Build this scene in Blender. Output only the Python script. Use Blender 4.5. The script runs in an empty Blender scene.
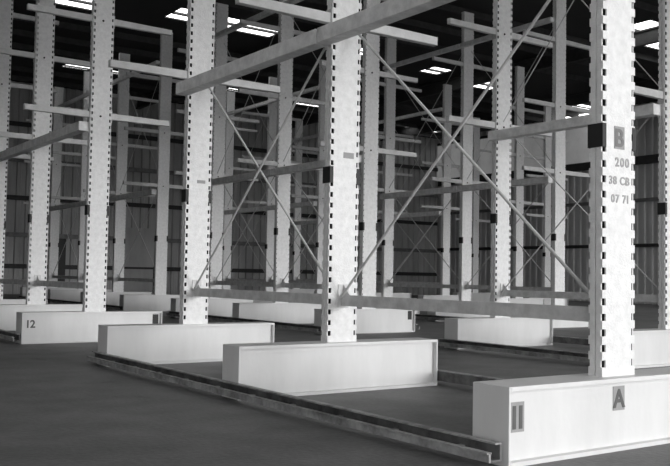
import bpy, bmesh, math, random
from mathutils import Vector, Matrix
random.seed(4)
SC = bpy.context.scene
COL = SC.collection

# ------------------------------------------------------------------ materials
def mat(name, base, var=.12, scale=6., rough=.6, bump=0., metal=0., streak=False, emit=0.):
    m = bpy.data.materials.new(name); m.use_nodes = True
    nt = m.node_tree; N = nt.nodes; L = nt.links
    b = N['Principled BSDF']
    tc = N.new('ShaderNodeTexCoord')
    mp = N.new('ShaderNodeMapping')
    if streak: mp.inputs['Scale'].default_value = (1, 1, .25)
    L.new(tc.outputs['Object'], mp.inputs['Vector'])
    n1 = N.new('ShaderNodeTexNoise'); n1.inputs['Scale'].default_value = scale
    n1.inputs['Detail'].default_value = 6; n1.inputs['Roughness'].default_value = .62
    L.new(mp.outputs['Vector'], n1.inputs['Vector'])
    r = N.new('ShaderNodeValToRGB')
    lo, hi = base*(1-var), min(.95, base*(1+var))
    r.color_ramp.elements[0].position = .3; r.color_ramp.elements[0].color = (lo, lo, lo, 1)
    r.color_ramp.elements[1].position = .7; r.color_ramp.elements[1].color = (hi, hi, hi, 1)
    L.new(n1.outputs['Fac'], r.inputs['Fac'])
    L.new(r.outputs['Color'], b.inputs['Base Color'])
    b.inputs['Roughness'].default_value = rough; b.inputs['Metallic'].default_value = metal
    if bump:
        bp = N.new('ShaderNodeBump'); bp.inputs['Strength'].default_value = bump; bp.inputs['Distance'].default_value = .02
        n2 = N.new('ShaderNodeTexNoise'); n2.inputs['Scale'].default_value = scale*5; n2.inputs['Detail'].default_value = 4
        L.new(tc.outputs['Object'], n2.inputs['Vector']); L.new(n2.outputs['Fac'], bp.inputs['Height'])
        L.new(bp.outputs['Normal'], b.inputs['Normal'])
    if emit:
        b.inputs['Emission Color'].default_value = (1, 1, 1, 1); b.inputs['Emission Strength'].default_value = emit
    return m

M_PAINT = mat('pale_paint', .75, .10, 16, .5, .25)
M_BASE = mat('pale_base_paint', .66, .06, 4, .5, .08, streak=True)
M_ARM = mat('arm_paint', .58, .12, 8, .5, .05)
M_BEAM = mat('grey_beam_paint', .76, .18, 9, .6, .1)
M_ROD = mat('galvanised_rod', .55, .12, 14, .45)
M_LOW = mat('dull_rail_paint', .6, .2, 9, .6, .1)
M_WEB = mat('slot_shade_steel', .09, .7, 6, .7)  # dark tone paints in the shade inside the guide rail slot
M_RAIL = mat('worn_steel', .30, .55, 7, .6, .2)
M_BLACK = mat('black_steel', .018, .2, 10, .6)
M_PLATE = mat('grey_sign', .30, .08, 20, .6)
M_PLATEDARK = mat('dark_sign', .16, .08, 20, .6)
M_LETTER = mat('dark_lettering', .09, .1, 20, .6)
M_STENCIL = mat('faded_lettering', .36, .2, 20, .6)
M_SKY = mat('skylight_sheet', .8, .03, 3, .4, emit=3.3)
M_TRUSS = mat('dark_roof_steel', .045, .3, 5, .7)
M_GIRT = mat('girt_steel', .16, .3, 5, .6)
M_DARKGIRT = mat('dark_girt', .03, .3, 5, .7)
M_LITEWALL = mat('translucent_sheet', .55, .12, 1.5, .6, emit=.12)

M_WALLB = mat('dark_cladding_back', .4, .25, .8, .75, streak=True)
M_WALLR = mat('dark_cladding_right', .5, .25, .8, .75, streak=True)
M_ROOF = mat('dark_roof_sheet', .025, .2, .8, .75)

def floor_mat():
    m = bpy.data.materials.new('worn_concrete'); m.use_nodes = True
    nt = m.node_tree; N = nt.nodes; L = nt.links; b = N['Principled BSDF']
    tc = N.new('ShaderNodeTexCoord')
    def noise(s, d=8, sc=(1, 1, 1)):
        mp = N.new('ShaderNodeMapping'); mp.inputs['Scale'].default_value = sc
        n = N.new('ShaderNodeTexNoise'); n.inputs['Scale'].default_value = s; n.inputs['Detail'].default_value = d
        L.new(tc.outputs['Object'], mp.inputs['Vector']); L.new(mp.outputs['Vector'], n.inputs['Vector']); return n
    n1 = noise(.35); n2 = noise(2.2, 10); n3 = noise(26, 6)
    mx = N.new('ShaderNodeMix'); mx.data_type = 'FLOAT'; mx.inputs[0].default_value = .45
    L.new(n1.outputs['Fac'], mx.inputs[2]); L.new(n2.outputs['Fac'], mx.inputs[3])
    mx2 = N.new('ShaderNodeMix'); mx2.data_type = 'FLOAT'; mx2.inputs[0].default_value = .22
    L.new(mx.outputs[0], mx2.inputs[2]); L.new(n3.outputs['Fac'], mx2.inputs[3])
    r = N.new('ShaderNodeValToRGB')
    r.color_ramp.elements[0].position = .30; r.color_ramp.elements[0].color = (.065, .065, .065, 1)
    r.color_ramp.elements[1].position = .70; r.color_ramp.elements[1].color = (.225, .225, .225, 1)
    L.new(mx2.outputs[0], r.inputs['Fac']); L.new(r.outputs['Color'], b.inputs['Base Color'])
    v = noise(1.7, 3); vr = N.new('ShaderNodeValToRGB')
    vr.color_ramp.elements[0].position = .66; vr.color_ramp.elements[0].color = (1, 1, 1, 1)
    vr.color_ramp.elements[1].position = .76; vr.color_ramp.elements[1].color = (.55, .55, .55, 1)
    L.new(v.outputs['Fac'], vr.inputs['Fac'])
    mm = N.new('ShaderNodeMix'); mm.data_type = 'RGBA'; mm.blend_type = 'MULTIPLY'; mm.inputs[0].default_value = 1
    L.new(r.outputs['Color'], mm.inputs[6]); L.new(vr.outputs['Color'], mm.inputs[7]); L.new(mm.outputs[2], b.inputs['Base Color'])
    b.inputs['Roughness'].default_value = .62
    bp = N.new('ShaderNodeBump'); bp.inputs['Strength'].default_value = .25; bp.inputs['Distance'].default_value = .02
    L.new(n3.outputs['Fac'], bp.inputs['Height']); L.new(bp.outputs['Normal'], b.inputs['Normal'])
    return m
M_FLOOR = floor_mat()
M_YARD = mat('yard_concrete', .40, .15, .5, .8)

# ------------------------------------------------------------------ mesh builder
class MB:
    def __init__(s): s.v = []; s.f = []; s.cut = None
    def add(s, vs, fs):
        o = len(s.v); s.v += [tuple(p) for p in vs]; s.f += [tuple(i+o for i in f) for f in fs]; return s
    def box(s, x0, x1, y0, y1, z0, z1):
        vs = [(x0,y0,z0),(x1,y0,z0),(x1,y1,z0),(x0,y1,z0),(x0,y0,z1),(x1,y0,z1),(x1,y1,z1),(x0,y1,z1)]
        return s.add(vs, [(0,3,2,1),(4,5,6,7),(0,1,5,4),(1,2,6,5),(2,3,7,6),(3,0,4,7)])
    def taper(s, p, q, w0, h0, w1, h1):
        """box beam along X from x=p to x=q centred on y=z=0 with end sections w*h"""
        vs = []
        for x, w, h in ((p, w0, h0), (q, w1, h1)):
            vs += [(x,-w/2,-h/2),(x,w/2,-h/2),(x,w/2,h/2),(x,-w/2,h/2)]
        fs = [(0,1,2,3),(4,7,6,5),(0,4,5,1),(1,5,6,2),(2,6,7,3),(3,7,4,0)]
        if q > p: fs = [tuple(reversed(f)) for f in fs]
        return s.add(vs, fs)
    def rod(s, a, b, r, n=8):
        a, b = Vector(a), Vector(b); d = (b-a).normalized()
        t = d.orthogonal().normalized(); w = d.cross(t)
        vs = []
        for p in (a, b):
            for i in range(n):
                k = 2*math.pi*i/n; vs.append(p + t*r*math.cos(k) + w*r*math.sin(k))
        fs = [(i, (i+1) % n, n+(i+1) % n, n+i) for i in range(n)] + [tuple(reversed(range(n))), tuple(range(n, 2*n))]
        return s.add(vs, fs)
    def prism(s, pts, y0, y1):
        """closed outline in XZ extruded from y0 (front, -Y side) to y1"""
        n = len(pts)
        vs = [(x, y0, z) for x, z in pts] + [(x, y1, z) for x, z in pts]
        fs = [tuple(range(n)), tuple(reversed(range(n, 2*n)))] + [(i, n+i, n+(i+1) % n, (i+1) % n) for i in range(n)]
        return s.add(vs, fs)
    def mesh(s, name, m, bevel=0.):
        me = bpy.data.meshes.new(name); me.from_pydata(s.v, [], s.f); me.validate()
        bm = bmesh.new(); bm.from_mesh(me)
        if bevel:
            bmesh.ops.bevel(bm, geom=[e for e in bm.edges if e.calc_length() > bevel*4], offset=bevel, segments=1, affect='EDGES', clamp_overlap=True)
        bmesh.ops.recalc_face_normals(bm, faces=bm.faces[:])
        bm.to_mesh(me); bm.free(); me.materials.append(m)
        if s.cut:                       # faces after the cut carry a second material
            me.materials.append(s.cut[1])
            for p in me.polygons:
                if p.index >= s.cut[0]: p.material_index = 1
        return me

def link(name, me, parent=None, loc=(0,0,0), rot=(0,0,0)):
    o = bpy.data.objects.new(name, me); COL.objects.link(o)
    if parent: o.parent = parent
    o.location = loc; o.rotation_euler = rot
    return o
def tag(o, label, cat, group=None):
    o['label'] = label; o['category'] = cat
    if group: o['group'] = group
    return o
def struct(name, me, loc=(0,0,0)):
    o = link(name, me, None, loc); o['kind'] = 'structure'; return o
def empty(name, loc): return link(name, None, None, loc)

def glyph(ch, height, m, depth=.002):
    c = bpy.data.curves.new('letter', 'FONT'); c.body = ch; c.size = height/.70
    c.align_y = 'BOTTOM_BASELINE'; c.extrude = depth; c.offset = height*.035
    t = bpy.data.objects.new('letter', c); COL.objects.link(t)
    dg = bpy.context.evaluated_depsgraph_get(); dg.update()
    me = bpy.data.meshes.new_from_object(t.evaluated_get(dg))
    bpy.data.objects.remove(t); bpy.data.curves.remove(c)
    me.materials.clear(); me.materials.append(m)
    xs = [v.co.x for v in me.vertices]
    for v in me.vertices: v.co.x -= min(xs)
    return me, max(xs)-min(xs)
def write(parent, name, body, x, y, z, height, m):
    """characters on the -Y face, centred on x, baseline z"""
    gl = [None if c == ' ' else glyph(c, height, m) for c in body]; gap = height*.2
    w = sum((g[1]+gap) if g else height*.45 for g in gl)-gap; p = x-w/2
    for g in gl:
        if g: link(name, g[0], parent, (p, y, z), (math.pi/2, 0, 0)); p += g[1]+gap
        else: p += height*.45

# ------------------------------------------------------------------ rack pieces
CD, CW = .335, .11          # column depth (along X) and breadth (along Y)
HB, CB = .459, .30          # base height and breadth
TOP = 7.9
LEVELS = (3.52, 5.03, 6.54)
ZB = 3.33                   # upper tie beam
ZB2 = 7.0
ZR = .85                    # low brace rail

def column_mesh(d=.036, nh=.046):
    """hollow slotted upright: two channels back to back, perforated along all four corners"""
    mb = MB(); h, t = CD/2, .012
    teeth = []; prev = HB; z = HB+.06
    while z+nh < TOP-.04:
        teeth.append((prev, z)); prev = z+nh; z += .1
    teeth.append((prev, TOP))
    for sg in (-1, 1):
        y0, y1 = sorted((sg*CW/2, sg*(CW/2-t)))
        mb.box(-h+d, h-d, y0, y1, HB, TOP)                       # perforated web
        for a, b in teeth:
            mb.box(-h, -h+d, y0, y1, a, b); mb.box(h-d, h, y0, y1, a, b)
        y0, y1 = sorted((sg*(CW/2-t), sg*.004))
        for q in (-1, 1):                                        # flanges
            x0, x1 = sorted((q*h, q*(h-.010))); mb.box(x0, x1, y0, y1, HB, TOP)
    mb.box(-h+.01, h-.01, -CW/2+t, CW/2-t, TOP-.01, TOP)         # cap
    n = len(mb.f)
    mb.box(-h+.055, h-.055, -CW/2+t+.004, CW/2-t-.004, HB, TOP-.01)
    mb.box(-h+.010, -h+.014, -CW/2+t, CW/2-t, HB, TOP-.01)       # core and inner faces blackened to paint in the shade behind the slots
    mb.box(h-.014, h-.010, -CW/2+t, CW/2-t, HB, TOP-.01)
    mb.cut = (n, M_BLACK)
    return mb.mesh('column', M_PAINT)
ME_COLUMN = column_mesh()
ME_COLUMN_FINE = column_mesh(.020, .030)
ME_COLUMN_FAR = column_mesh(.012, .022)

def base_mesh(lb, rb):
    mb = MB(); t = .026; w = CB/2
    mb.box(-lb, rb, -w, w, HB-t, HB); mb.box(-lb, rb, -w, w, 0, t)
    mb.box(-lb, rb, -w+.05, w-.05, t, HB-t)
    return mb.mesh('base_beam', M_BASE)
def plate_mesh():
    return MB().box(0, .016, -CB/2, CB/2, 0, HB).mesh('end_plate', M_BASE, .003)
ME_END = plate_mesh()
def arm_mesh(sgn):
    mb = MB(); a = CD/2+.012
    mb.taper(sgn*a, sgn*(a+.98), .07, .10, .07, .085)
    mb.taper(sgn*(a+.98), sgn*(a+.988), .076, .091, .076, .091)
    return mb.mesh('arm', M_ARM, .004)
def bracket_mesh(sgn):
    mb = MB(); a = CD/2
    x0, x1 = sorted((sgn*a, sgn*(a+.012)))
    mb.box(x0, x1, -.05, .05, -.11, .09)
    return mb.mesh('arm_bracket', M_ARM)
ME_ARM = {s: arm_mesh(s) for s in (-1, 1)}
ME_BRACKET = {s: bracket_mesh(s) for s in (-1, 1)}
def socket_mesh(sgn):
    mb = MB(); h = CD/2
    def b(x0, x1, y0, y1, z0, z1):
        x0, x1 = sorted((sgn*x0, sgn*x1)); mb.box(x0, x1, y0, y1, z0, z1)
    b(h, h+.008, -CW/2, CW/2, -.078, .078)
    b(h-.03, h+.008, -CW/2-.006, -CW/2, -.078, .078)
    b(h-.03, h+.008, CW/2, CW/2+.006, -.078, .078)
    return mb.mesh('arm_socket', M_BLACK)
ME_SOCKET = {s: socket_mesh(s) for s in (-1, 1)}
ME_BOLT = MB().rod((0, -.008, 0), (0, .004, 0), .017, 10).mesh('bolt', M_BLACK)
ME_FOOT = MB().box(-CD/2-.02, CD/2+.02, -CW/2-.03, CW/2+.03, 0, .012).mesh('foot_plate', M_BASE, .002)

def rack_frame(x, y, label, group, lb=1.10, rb=1.065, levels=LEVELS, col=None):
    t = empty('rack_frame', (x, y, 0)); tag(t, label, 'rack frame', group)
    key = (round(lb, 3), round(rb, 3))
    if key not in BASES: BASES[key] = base_mesh(*key)
    link('base_beam', BASES[key], t)
    link('end_plate', ME_END, t, (-lb-.016, 0, 0)); link('end_plate', ME_END, t, (rb, 0, 0))
    link('column', col or ME_COLUMN, t)
    for s in (-1, 1):
        k = link('arm_socket', ME_SOCKET[s], t, (0, 0, 2.03))
        k['label'] = 'black arm socket'
        for z in levels:
            a = link('arm', ME_ARM[s], t, (0, 0, z))
            link('arm_bracket', ME_BRACKET[s], a)
    for z in (levels[0]-.02, levels[1]-.02): link('bolt', ME_BOLT, t, (-.01, -CW/2, z))
    return t
BASES = {}

def sign(frame, body, x, z, w, h, y, th, m=None, letters=M_LETTER):
    """plate on the -Y face, centre (x, z); th = letter height"""
    p = link('sign_plate', MB().box(-w/2, w/2, -.004, 0, -h/2, h/2).mesh('sign_plate', m or M_PLATE), frame, (x, y, z))
    if body:
        write(p, 'letter', body, 0, -.005, -th/2, th, letters)
    return p

# ---------------------------------------------------------------- positions
X1, X2, X3, X4, X5 = 4.883, 10.306, 15.684, 21.061, 26.439
ROW1 = [3.761, 6.872, 9.964, 13.437, 16.467, 19.40]
ROW2 = [7.024, 10.081, 13.584, 16.745, 19.883, 23.191, 26.344, 29.55, 32.771]
ROW3 = [13.547, 16.573, 19.749, 23.109, 26.244, 29.373]
ROW4 = [19.82, 23.26, 26.53, 29.69, 32.96]
ROW5 = [23.4, 27.35]

G1, G2, G3, G4, G5 = ('rack frames of the front row', 'rack frames of the second row', 'rack frames of the third row',
                      'rack frames of the fourth row', 'rack frames of the far row')
ORD = ['nearest', 'second', 'third', 'fourth', 'fifth', 'sixth', 'seventh', 'eighth', 'ninth']
L1 = ['large white rack frame nearest the camera, signs 11 and A on its base',
      'white rack frame in the middle of the photo, whole base in view',
      'white rack frame third from the camera in the front row, base overlapping the frame behind',
      'pale rack frame with a dark plate numbered 12 on its low base',
      'pale rack frame near the left edge, next behind the base numbered 12',
      'pale rack frame cut off by the left edge of the photo']
P1 = [(1.095, 1.06), (1.135, 1.10), (1.135, 1.06), (1.117, 1.06), (1.117, 1.06), (1.117, 1.06)]
F1 = [rack_frame(X1, y, L1[i], G1, *P1[i]) for i, y in enumerate(ROW1)]
L2 = ['pale rack frame at the right edge of the photo, behind the large nearest column',
      'bright slotted rack frame left of the large nearest column, base seen under a grey rail',
      'pale second-row rack frame just right of the middle column',
      'pale second-row rack frame midway between the middle and third front columns',
      'pale second-row rack frame just right of the third front column',
      'slim grey rack frame just left of the third front column',
      'slim grey rack frame just right of the column on the base numbered 12',
      'slim rack frame mostly hidden behind the column on the base numbered 12',
      'slim far rack frame just right of the front column nearest the left edge']
F2 = [rack_frame(X2, y, L2[i], G2, 1.03 if i == 1 else 1.10, col=ME_COLUMN if i < 2 else ME_COLUMN_FINE if i < 5 else ME_COLUMN_FAR) for i, y in enumerate(ROW2)]
L3 = ['slim third-row rack frame close left of the large nearest column',
      'slim third-row rack frame close left of the bright slotted second-row column',
      'grey third-row rack frame, right neighbour of the column right of the middle',
      'slim third-row rack frame squeezed against the left side of the middle column',
      'slim dim third-row rack frame left of the column midway between two front columns',
      'slim dim third-row rack frame touching the right side of the third front column']
F3 = [rack_frame(X3, y, L3[i], G3, col=ME_COLUMN_FAR) for i, y in enumerate(ROW3)]
L4 = ['thin fourth-row rack frame touching the right side of the bright slotted column',
      'thin fourth-row rack frame in front of the back wall, left of two slim columns',
      'thin fourth-row rack frame hidden by a grey column right of the middle column',
      'thin fourth-row rack frame hidden by the middle column',
      'thin dim fourth-row rack frame between two pale columns left of the middle column']
F4 = [rack_frame(X4, y, L4[i], G4, col=ME_COLUMN_FAR) for i, y in enumerate(ROW4)]
L5 = ['thin far rack frame between two slim columns left of the large nearest column',
      'thin far rack frame close right of a slim column before the bright slotted one']
F5 = [rack_frame(X5, y, L5[i], G5, col=ME_COLUMN_FAR) for i, y in enumerate(ROW5)]

# signs and stencilled markings
YW = -CB/2+.05            # web face of a base
YC = -CW/2                 # near face of a column
sign(F1[0], '11', -.995, .275, .115, .175, YW, .13)
sign(F1[0], 'A', -.06, .325, .115, .155, YW, .115)
sign(F1[3], '12', -.985, .29, .15, .12, YW, .11, M_BASE, M_LETTER)
sign(F1[0], 'B', .0, 2.025, .105, .15, YC, .115, M_PLATE, M_PLATEDARK)
sign(F1[1], None, .04, 2.225, .12, .055, YC, .04, M_PLATE)
sign(F1[2], None, .03, 2.21, .11, .04, YC, .03, M_PLATE)
def stencil(frame, body, x, z, th):
    write(frame, 'stencilled_letter', body, x-.004, YC-.002, z+.035, th, M_STENCIL)
stencil(F1[0], '200', .035, 1.80, .058)
stencil(F1[0], '38 CB', .006, 1.68, .052)
stencil(F1[0], '07 71', .01, 1.56, .052)
# dark patch laid on the web near the right end of two bases
for fr in (F1[3], F2[2]):
    o = link('dark_patch', MB().box(.93, 1.03, YW-.003, YW, .24 if fr is F2[2] else .2, .41).mesh('dark_patch', M_DARKGIRT), fr)
    o['label'] = 'dark patch on base web'

# ---------------------------------------------------------------- bracing between frames
def beam_mesh(y0, y1, w, h, name, plates=True):
    mb = MB(); mb.box(-w/2, w/2, y0, y1, -h/2, h/2)
    return mb
def tie_beam(x, ya, yb, z, label, group, s=.145):
    t = tag(empty('tie_beam', (x-CD/2-s/2-.012, (ya+yb)/2, z)), label, 'tie beam', group)
    l = (yb-ya)/2
    link('box_section', MB().box(-s/2, s/2, -l+.012, l-.012, -s/2, s/2).mesh('box_section', M_BEAM, .006), t)
    for sg in (-1, 1):
        y0, y1 = sorted((sg*(l-.012), sg*(l-.055)))
        link('clamp_plate', MB().box(s/2, s/2+.010, y0, y1, -s/2-.03, s/2+.005).mesh('clamp_plate', M_BEAM), t)
    return t
def low_rail(x, ya, yb, label, group):
    t = tag(empty('brace_rail', (x, (ya+yb)/2, ZR)), label, 'brace rail', group)
    l = (yb-ya)/2-CW/2-.002
    mb = MB(); w, h, k = .06, .10, .012
    mb.box(-w/2, -w/2+k, -l+.01, l-.01, -h/2, h/2); mb.box(-w/2+k, w/2, -l+.01, l-.01, h/2-k, h/2); mb.box(-w/2+k, w/2, -l+.01, l-.01, -h/2, -h/2+k)
    link('channel', mb.mesh('channel', M_LOW), t)
    for sg in (-1, 1):
        y0, y1 = sorted((sg*l, sg*(l-.01)))
        link('end_cleat', MB().box(-.06, .06, y0, y1, -.07, .15).mesh('end_cleat', M_LOW), t)
        y0, y1 = sorted((sg*(l-.01), sg*(l-.13)))
        link('gusset_plate', MB().add([(-.004,sg*(l-.01),.05),(-.004,sg*(l-.11),.05),(-.004,sg*(l-.01),.15),
                                       (.004,sg*(l-.01),.05),(.004,sg*(l-.11),.05),(.004,sg*(l-.01),.15)],
                                      [(0,1,2),(3,5,4),(0,3,4,1),(1,4,5,2),(2,5,3,0)]).mesh('gusset_plate', M_LOW), t)
    return t
def cross_brace(x, ya, yb, z0, z1, r, label, group):
    t = tag(empty('cross_brace', (x, (ya+yb)/2, z0)), label, 'cross brace', group)
    l = (yb-ya)/2-CW/2-.03; h = z1-z0
    link('rod', MB().rod((.05, -l, 0), (.05, l, h), r).mesh('rod', M_ROD), t)
    link('rod', MB().rod((-.05, l, 0), (-.05, -l, h), r).mesh('rod', M_ROD), t)
    return t

def brace_bay(x, ya, yb, where, row, low=True, tiers=2, r=.02, rods=True):
    g = ' of the %s row' % row
    tie_beam(x, ya, yb, ZB, 'grey high tie beam between '+where, 'high tie beams'+g)
    if low: low_rail(x, ya, yb, 'grey low brace rail between '+where, 'low brace rails'+g)
    if rods: cross_brace(x, ya, yb, ZR+.02, ZB+.12, r, 'thin crossed rods between '+where, 'crossed rods'+g)
    if tiers > 1:
        tie_beam(x, ya, yb, ZB2, 'grey topmost tie beam between '+where, 'topmost tie beams'+g, .11)
        cross_brace(x, ya, yb, ZB+.25, ZB2-.1, r*.75, 'thin upper crossed rods between '+where, 'upper crossed rods'+g)

B1 = [(0, 1, 'the large nearest column and the middle column'), (1, 2, 'the middle column and the third front column'),
      (3, 4, 'the column of base 12 and the next front column left'), (4, 5, 'the two front columns nearest the left edge')]
for a, b, w in B1: brace_bay(X1, ROW1[a], ROW1[b], w, 'front', tiers=1, r=.0125, rods=b < 3)
B2 = [(0, 1, 'the right-edge column and the bright slotted column'),
      (2, 3, 'the second-row columns either side of the middle column'),
      (3, 4, 'the two second-row columns right of the third front column'),
      (5, 6, 'the two slim columns left of the third front column'),
      (6, 7, 'the slim columns right of and behind base 12 column'),
      (7, 8, 'the far slim columns left of and behind base 12 column')]
for a, b, w in B2: brace_bay(X2, ROW2[a], ROW2[b], w, 'second', r=.0105)
B3 = [(0, 1, 'the two slim third-row columns left of the large nearest column'),
      (1, 2, 'the two third-row columns left of the bright slotted column'),
      (3, 4, 'the third-row columns left of the middle column'),
      (4, 5, 'the two dimmest third-row columns right of the third front column')]
for a, b, w in B3: brace_bay(X3, ROW3[a], ROW3[b], w, 'third', r=.011)
B4 = [(1, 2, 'two thin fourth-row columns before the back wall'), (2, 3, 'the fourth-row columns hidden near the middle column'),
      (3, 4, 'the fourth-row columns left of the middle column')]
for a, b, w in B4: brace_bay(X4, ROW4[a], ROW4[b], w, 'fourth', r=.011)

# ---------------------------------------------------------------- floor guide rails along the base ends
def guide_rail(x, ya, yb, face, label, group, over=.15):
    """trough rail bolted across base ends; face = -1 when the aisle lies on the -X side"""
    t = tag(empty('guide_rail', (x, (ya+yb)/2, 0)), label, 'guide rail', group)
    l = (yb-ya)/2+over
    mb = MB()
    def b(x0, x1, z0, z1):
        x0, x1 = sorted((face*x0, face*x1)); mb.box(x0, x1, -l, l, z0, z1)
    b(.085, .10, .045, .100)        # outer wall
    b(.078, .115, .094, .102)       # rolled lip
    b(0, .05, .142, .152)           # top lip
    link('trough', mb.mesh('trough', M_RAIL), t)
    tb = MB()
    for x0, x1, z0, z1 in ((.014, .085, .045, .057), (0, .014, .045, .142)):
        x0, x1 = sorted((face*x0, face*x1)); tb.box(x0, x1, -l, l, z0, z1)
    link('shaded_web', tb.mesh('shaded_web', M_WEB), t)  # web colour carries the shade of the slot
    for i in range(int(2*l/.62)):
        y = -l+.3+.62*i; x0, x1 = sorted((face*.016, face*.084))
        link('spacer', MB().box(x0, x1, y-.02, y+.02, .058, .094).mesh('spacer', M_RAIL), t)
    return t
def guides(x, ys, lb, rb, where, front=True, rear=True):
    g = 'floor guide rails'
    if front: guide_rail(x-lb-.018, ys[0], ys[-1], -1, 'worn floor rail at near base ends of '+where, g)
    if rear: guide_rail(x+rb+.018, ys[0], ys[-1], 1, 'worn floor rail at rear base ends of '+where, g)
guides(X1, ROW1[0:3], 1.137+.014, 1.10+.016, 'the three largest frames')
guides(X1, ROW1[3:6], 1.117+.016, 1.06+.016, 'the base numbered 12 and beyond', rear=False)
guides(X2, ROW2[0:2], 1.116, 1.081, 'the bright slotted column and right-edge column')
guides(X2, ROW2[2:5], 1.116, 1.081, 'the second-row frames around the middle column')
guides(X2, ROW2[5:9], 1.116, 1.081, 'the slim left second-row frames', rear=False)
guides(X3, ROW3[0:3], 1.116, 1.081, 'the third-row frames right of the middle column', rear=False)
guides(X3, ROW3[3:6], 1.116, 1.081, 'the third-row frames left of the middle column', rear=False)

# ---------------------------------------------------------------- the shed
UX0, UX1, VY0, VY1, RZ = -14., 36., -4.2, 40.5, 9.5
struct('floor', MB().box(UX0, UX1, VY0-.3, VY1, -.2, 0).mesh('floor', M_FLOOR))
def cladding(length, z0, z1, pitch=.42, d=.07):
    """trapezoidal sheet in local X (length) with ribs towards -Y"""
    pts = []; x = 0
    while x < length:
        pts += [(x, 0), (x+pitch*.42, 0), (x+pitch*.52, -d), (x+pitch*.9, -d)]; x += pitch
    pts.append((length, 0)); pts = [p for p in pts if p[0] <= length]
    mb = MB(); n = len(pts)
    vs = [(px, py, z0) for px, py in pts] + [(px, py, z1) for px, py in pts] + [(px, .2, z0) for px, py in pts] + [(px, .2, z1) for px, py in pts]
    fs = []
    for i in range(n-1):
        fs += [(i, i+1, n+i+1, n+i), (2*n+i, 3*n+i, 3*n+i+1, 2*n+i+1), (n+i, n+i+1, 3*n+i+1, 3*n+i), (i, 2*n+i, 2*n+i+1, i+1)]
    fs += [(0, n, 3*n, 2*n), (n-1, 3*n-1, 4*n-1, 2*n-1)]
    return mb.add(vs, fs)
o = struct('wall_back', cladding(UX1-UX0, -.2, RZ+.3).mesh('wall_back', M_WALLB), (UX0, VY1, 0))
o = struct('wall_right', cladding(VY1-VY0, -.2, RZ+.3).mesh('wall_right', M_WALLR), (UX1, VY1, 0)); o.rotation_euler[2] = -math.pi/2
struct('wall_left', MB().box(UX0-.2, UX0, VY0, VY1+.2, -.2, RZ+.3).mesh('wall_left', M_WALLR))
DOORH = 5.15                 # two unseen doorways behind the camera, openings shaped for the light they admit
mb = MB(); mb.box(UX0, UX1, VY0-.2, VY0, DOORH, RZ+.3); mb.box(3.2, 5., VY0-.2, VY0, -.2, DOORH)
struct('wall_front', mb.mesh('wall_front', M_WALLB))
# roof with openings filled by skylight sheets: (X from, X to, Y from, Y to)
PANELS = [(UX0, UX1, -1.2, -.2), (UX0, UX1, 8.4, 9.4), (24.5, UX1, 17.4, 19.5),
          (7.6, 9.8, 26.4, 27.8), (11.9, 15.9, 25.7, 27.), (17.2, 17.9, 26.1, 26.9), (19., 20.2, 26.1, 27.),
          (23.4, 24.4, 26.6, 27.6), (25.5, 28.2, 27., 28.4), (33.6, UX1, 27.9, 28.8),
          (11.5, 12.6, 35.7, 36.3), (13.3, 15.6, 35.6, 36.2), (18.9, 20.2, 35.5, 36.1), (23.2, 24.6, 35.9, 36.8),
          (30.8, 32.1, 37.5, 38.3), (33.3, 34.3, 38., 38.8)]
xs = sorted({UX0-.2, UX1+.2} | {q[0] for q in PANELS} | {q[1] for q in PANELS})
ys = sorted({VY0-.2, VY1+.2} | {q[2] for q in PANELS} | {q[3] for q in PANELS})
mb = MB()
for y0, y1 in zip(ys, ys[1:]):
    run = None
    for x0, x1 in zip(xs, xs[1:]):
        mx, my = (x0+x1)/2, (y0+y1)/2
        hole = any(p[0] < mx < p[1] and p[2] < my < p[3] for p in PANELS)
        if hole:
            if run is not None: mb.box(run, x0, y0, y1, RZ, RZ+.12)
            run = None
        elif run is None: run = x0
    if run is not None: mb.box(run, xs[-1], y0, y1, RZ, RZ+.12)
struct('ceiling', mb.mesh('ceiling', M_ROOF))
nw = 0
for p, q, a, b in PANELS:
    nw += 1; hb = .07 if b-a > .95 else .03
    w = struct('window_%d' % nw, MB().box(p, q, (a+b)/2-hb, (a+b)/2+hb, RZ-.02, RZ+.14).mesh('window_bar', M_TRUSS))
    for y0, y1 in ((a, (a+b)/2-hb), ((a+b)/2+hb, b)):
        link('pane', MB().box(p, q, y0, y1, RZ+.04, RZ+.06).mesh('pane', M_SKY), w)
n = 0
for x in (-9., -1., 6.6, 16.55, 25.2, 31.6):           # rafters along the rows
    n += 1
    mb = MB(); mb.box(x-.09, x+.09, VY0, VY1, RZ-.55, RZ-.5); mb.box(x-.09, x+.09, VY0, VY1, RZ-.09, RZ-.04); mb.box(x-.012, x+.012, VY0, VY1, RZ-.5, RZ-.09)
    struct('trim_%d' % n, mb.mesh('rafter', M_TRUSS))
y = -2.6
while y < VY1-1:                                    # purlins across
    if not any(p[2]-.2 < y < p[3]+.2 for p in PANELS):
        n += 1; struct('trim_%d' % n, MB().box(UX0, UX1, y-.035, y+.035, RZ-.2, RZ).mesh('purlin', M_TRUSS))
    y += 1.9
for z, mm in ((1.25, M_DARKGIRT), (2.65, M_GIRT), (4.3, M_DARKGIRT), (6.0, M_GIRT), (7.6, M_DARKGIRT)):
    n += 1; struct('trim_%d' % n, MB().box(UX0, UX1-.12, VY1-.14, VY1-.07, z-.1, z+.1).mesh('girt', mm))
for z, h, mm in ((2.75, .08, M_DARKGIRT), (4.9, .08, M_GIRT), (6.8, .2, M_DARKGIRT)):
    n += 1; struct('trim_%d' % n, MB().box(UX1-.14, UX1-.07, VY0, VY1-.15, z-h, z+h).mesh('girt', mm))
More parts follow.
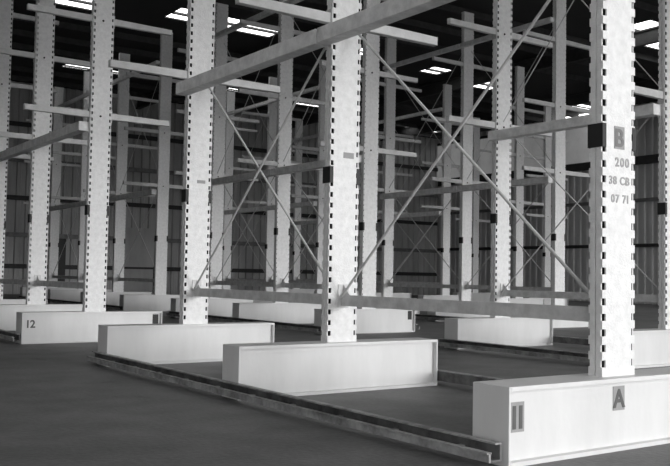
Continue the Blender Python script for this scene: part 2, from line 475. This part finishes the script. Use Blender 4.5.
# pale translucent upper cladding on the right wall
w = struct('window_%d' % (nw+1), MB().box(UX1-.16, UX1-.1, 28.6, VY1, RZ-.45, RZ-.3).mesh('window_bar', M_TRUSS))
link('pane', MB().box(UX1-.14, UX1-.11, 28.6, VY1, 7.0, RZ-.45).mesh('pane', M_LITEWALL), w)
link('pane', MB().box(UX1-.14, UX1-.11, 28.8, 31., RZ-.3, RZ-.02).mesh('pane', M_SKY), w)
# doors in the back wall
d = struct('door_1', MB().box(12.85, 13.25, VY1-.16, VY1, 0, 2.55).mesh('door_gap', M_BLACK))
d = struct('door_2', MB().box(16.05, 17.55, VY1-.17, VY1, 0, 3.2).mesh('door_leaf', M_WALLB))
mb = MB(); yf = VY1-.22
mb.box(15.9, 16.05, yf, VY1, 0, 3.3); mb.box(17.55, 17.62, yf, VY1, 0, 1.3); mb.box(15.9, 17.62, yf, yf+.04, 1.22, 1.32); mb.box(15.9, 17.62, yf, yf+.04, 0, .12)
link('door_frame', mb.mesh('door_frame', M_BLACK), d)
# yard outside the open front
struct('ground_yard', MB().box(-60, 80, -90, VY0-.3, -.25, -.02).mesh('ground_yard', M_YARD))

# ---------------------------------------------------------------- light
w = bpy.data.worlds.new('World'); SC.world = w; w.use_nodes = True
bg = w.node_tree.nodes['Background']; bg.inputs['Color'].default_value = (1, 1, 1, 1); bg.inputs['Strength'].default_value = 2.9
s = bpy.data.lights.new('sun', 'SUN'); s.energy = 1.62; s.angle = math.radians(17)
so = bpy.data.objects.new('sun', s); COL.objects.link(so)
el, az = math.radians(7.5), math.radians(18)
d = Vector((math.sin(az)*math.cos(el), -math.cos(az)*math.cos(el), math.sin(el)))
so.rotation_euler = d.to_track_quat('Z', 'Y').to_euler(); so.location = d*30

# ---------------------------------------------------------------- camera
cd = bpy.data.cameras.new('camera'); cam = bpy.data.objects.new('camera', cd); COL.objects.link(cam)
F = Vector((0.573468, 0.817834, 0.047772)); R = Vector((0.818169, -0.574716, 0.017349)); U = Vector((-0.041644, -0.029137, 0.998708))
cam.matrix_world = Matrix(((R.x, U.x, -F.x, 0), (R.y, U.y, -F.y, 0), (R.z, U.z, -F.z, 1.08272507), (0, 0, 0, 1)))
cd.sensor_fit = 'HORIZONTAL'; cd.sensor_width = 36; cd.lens = 887.1435/670*36; cd.clip_end = 300
SC.camera = cam
vs = SC.view_settings
SC.display_settings.display_device = 'sRGB'
vs.view_transform = 'Standard'; vs.look = 'None'; vs.gamma = 1; vs.exposure = 0; vs.use_curve_mapping = False
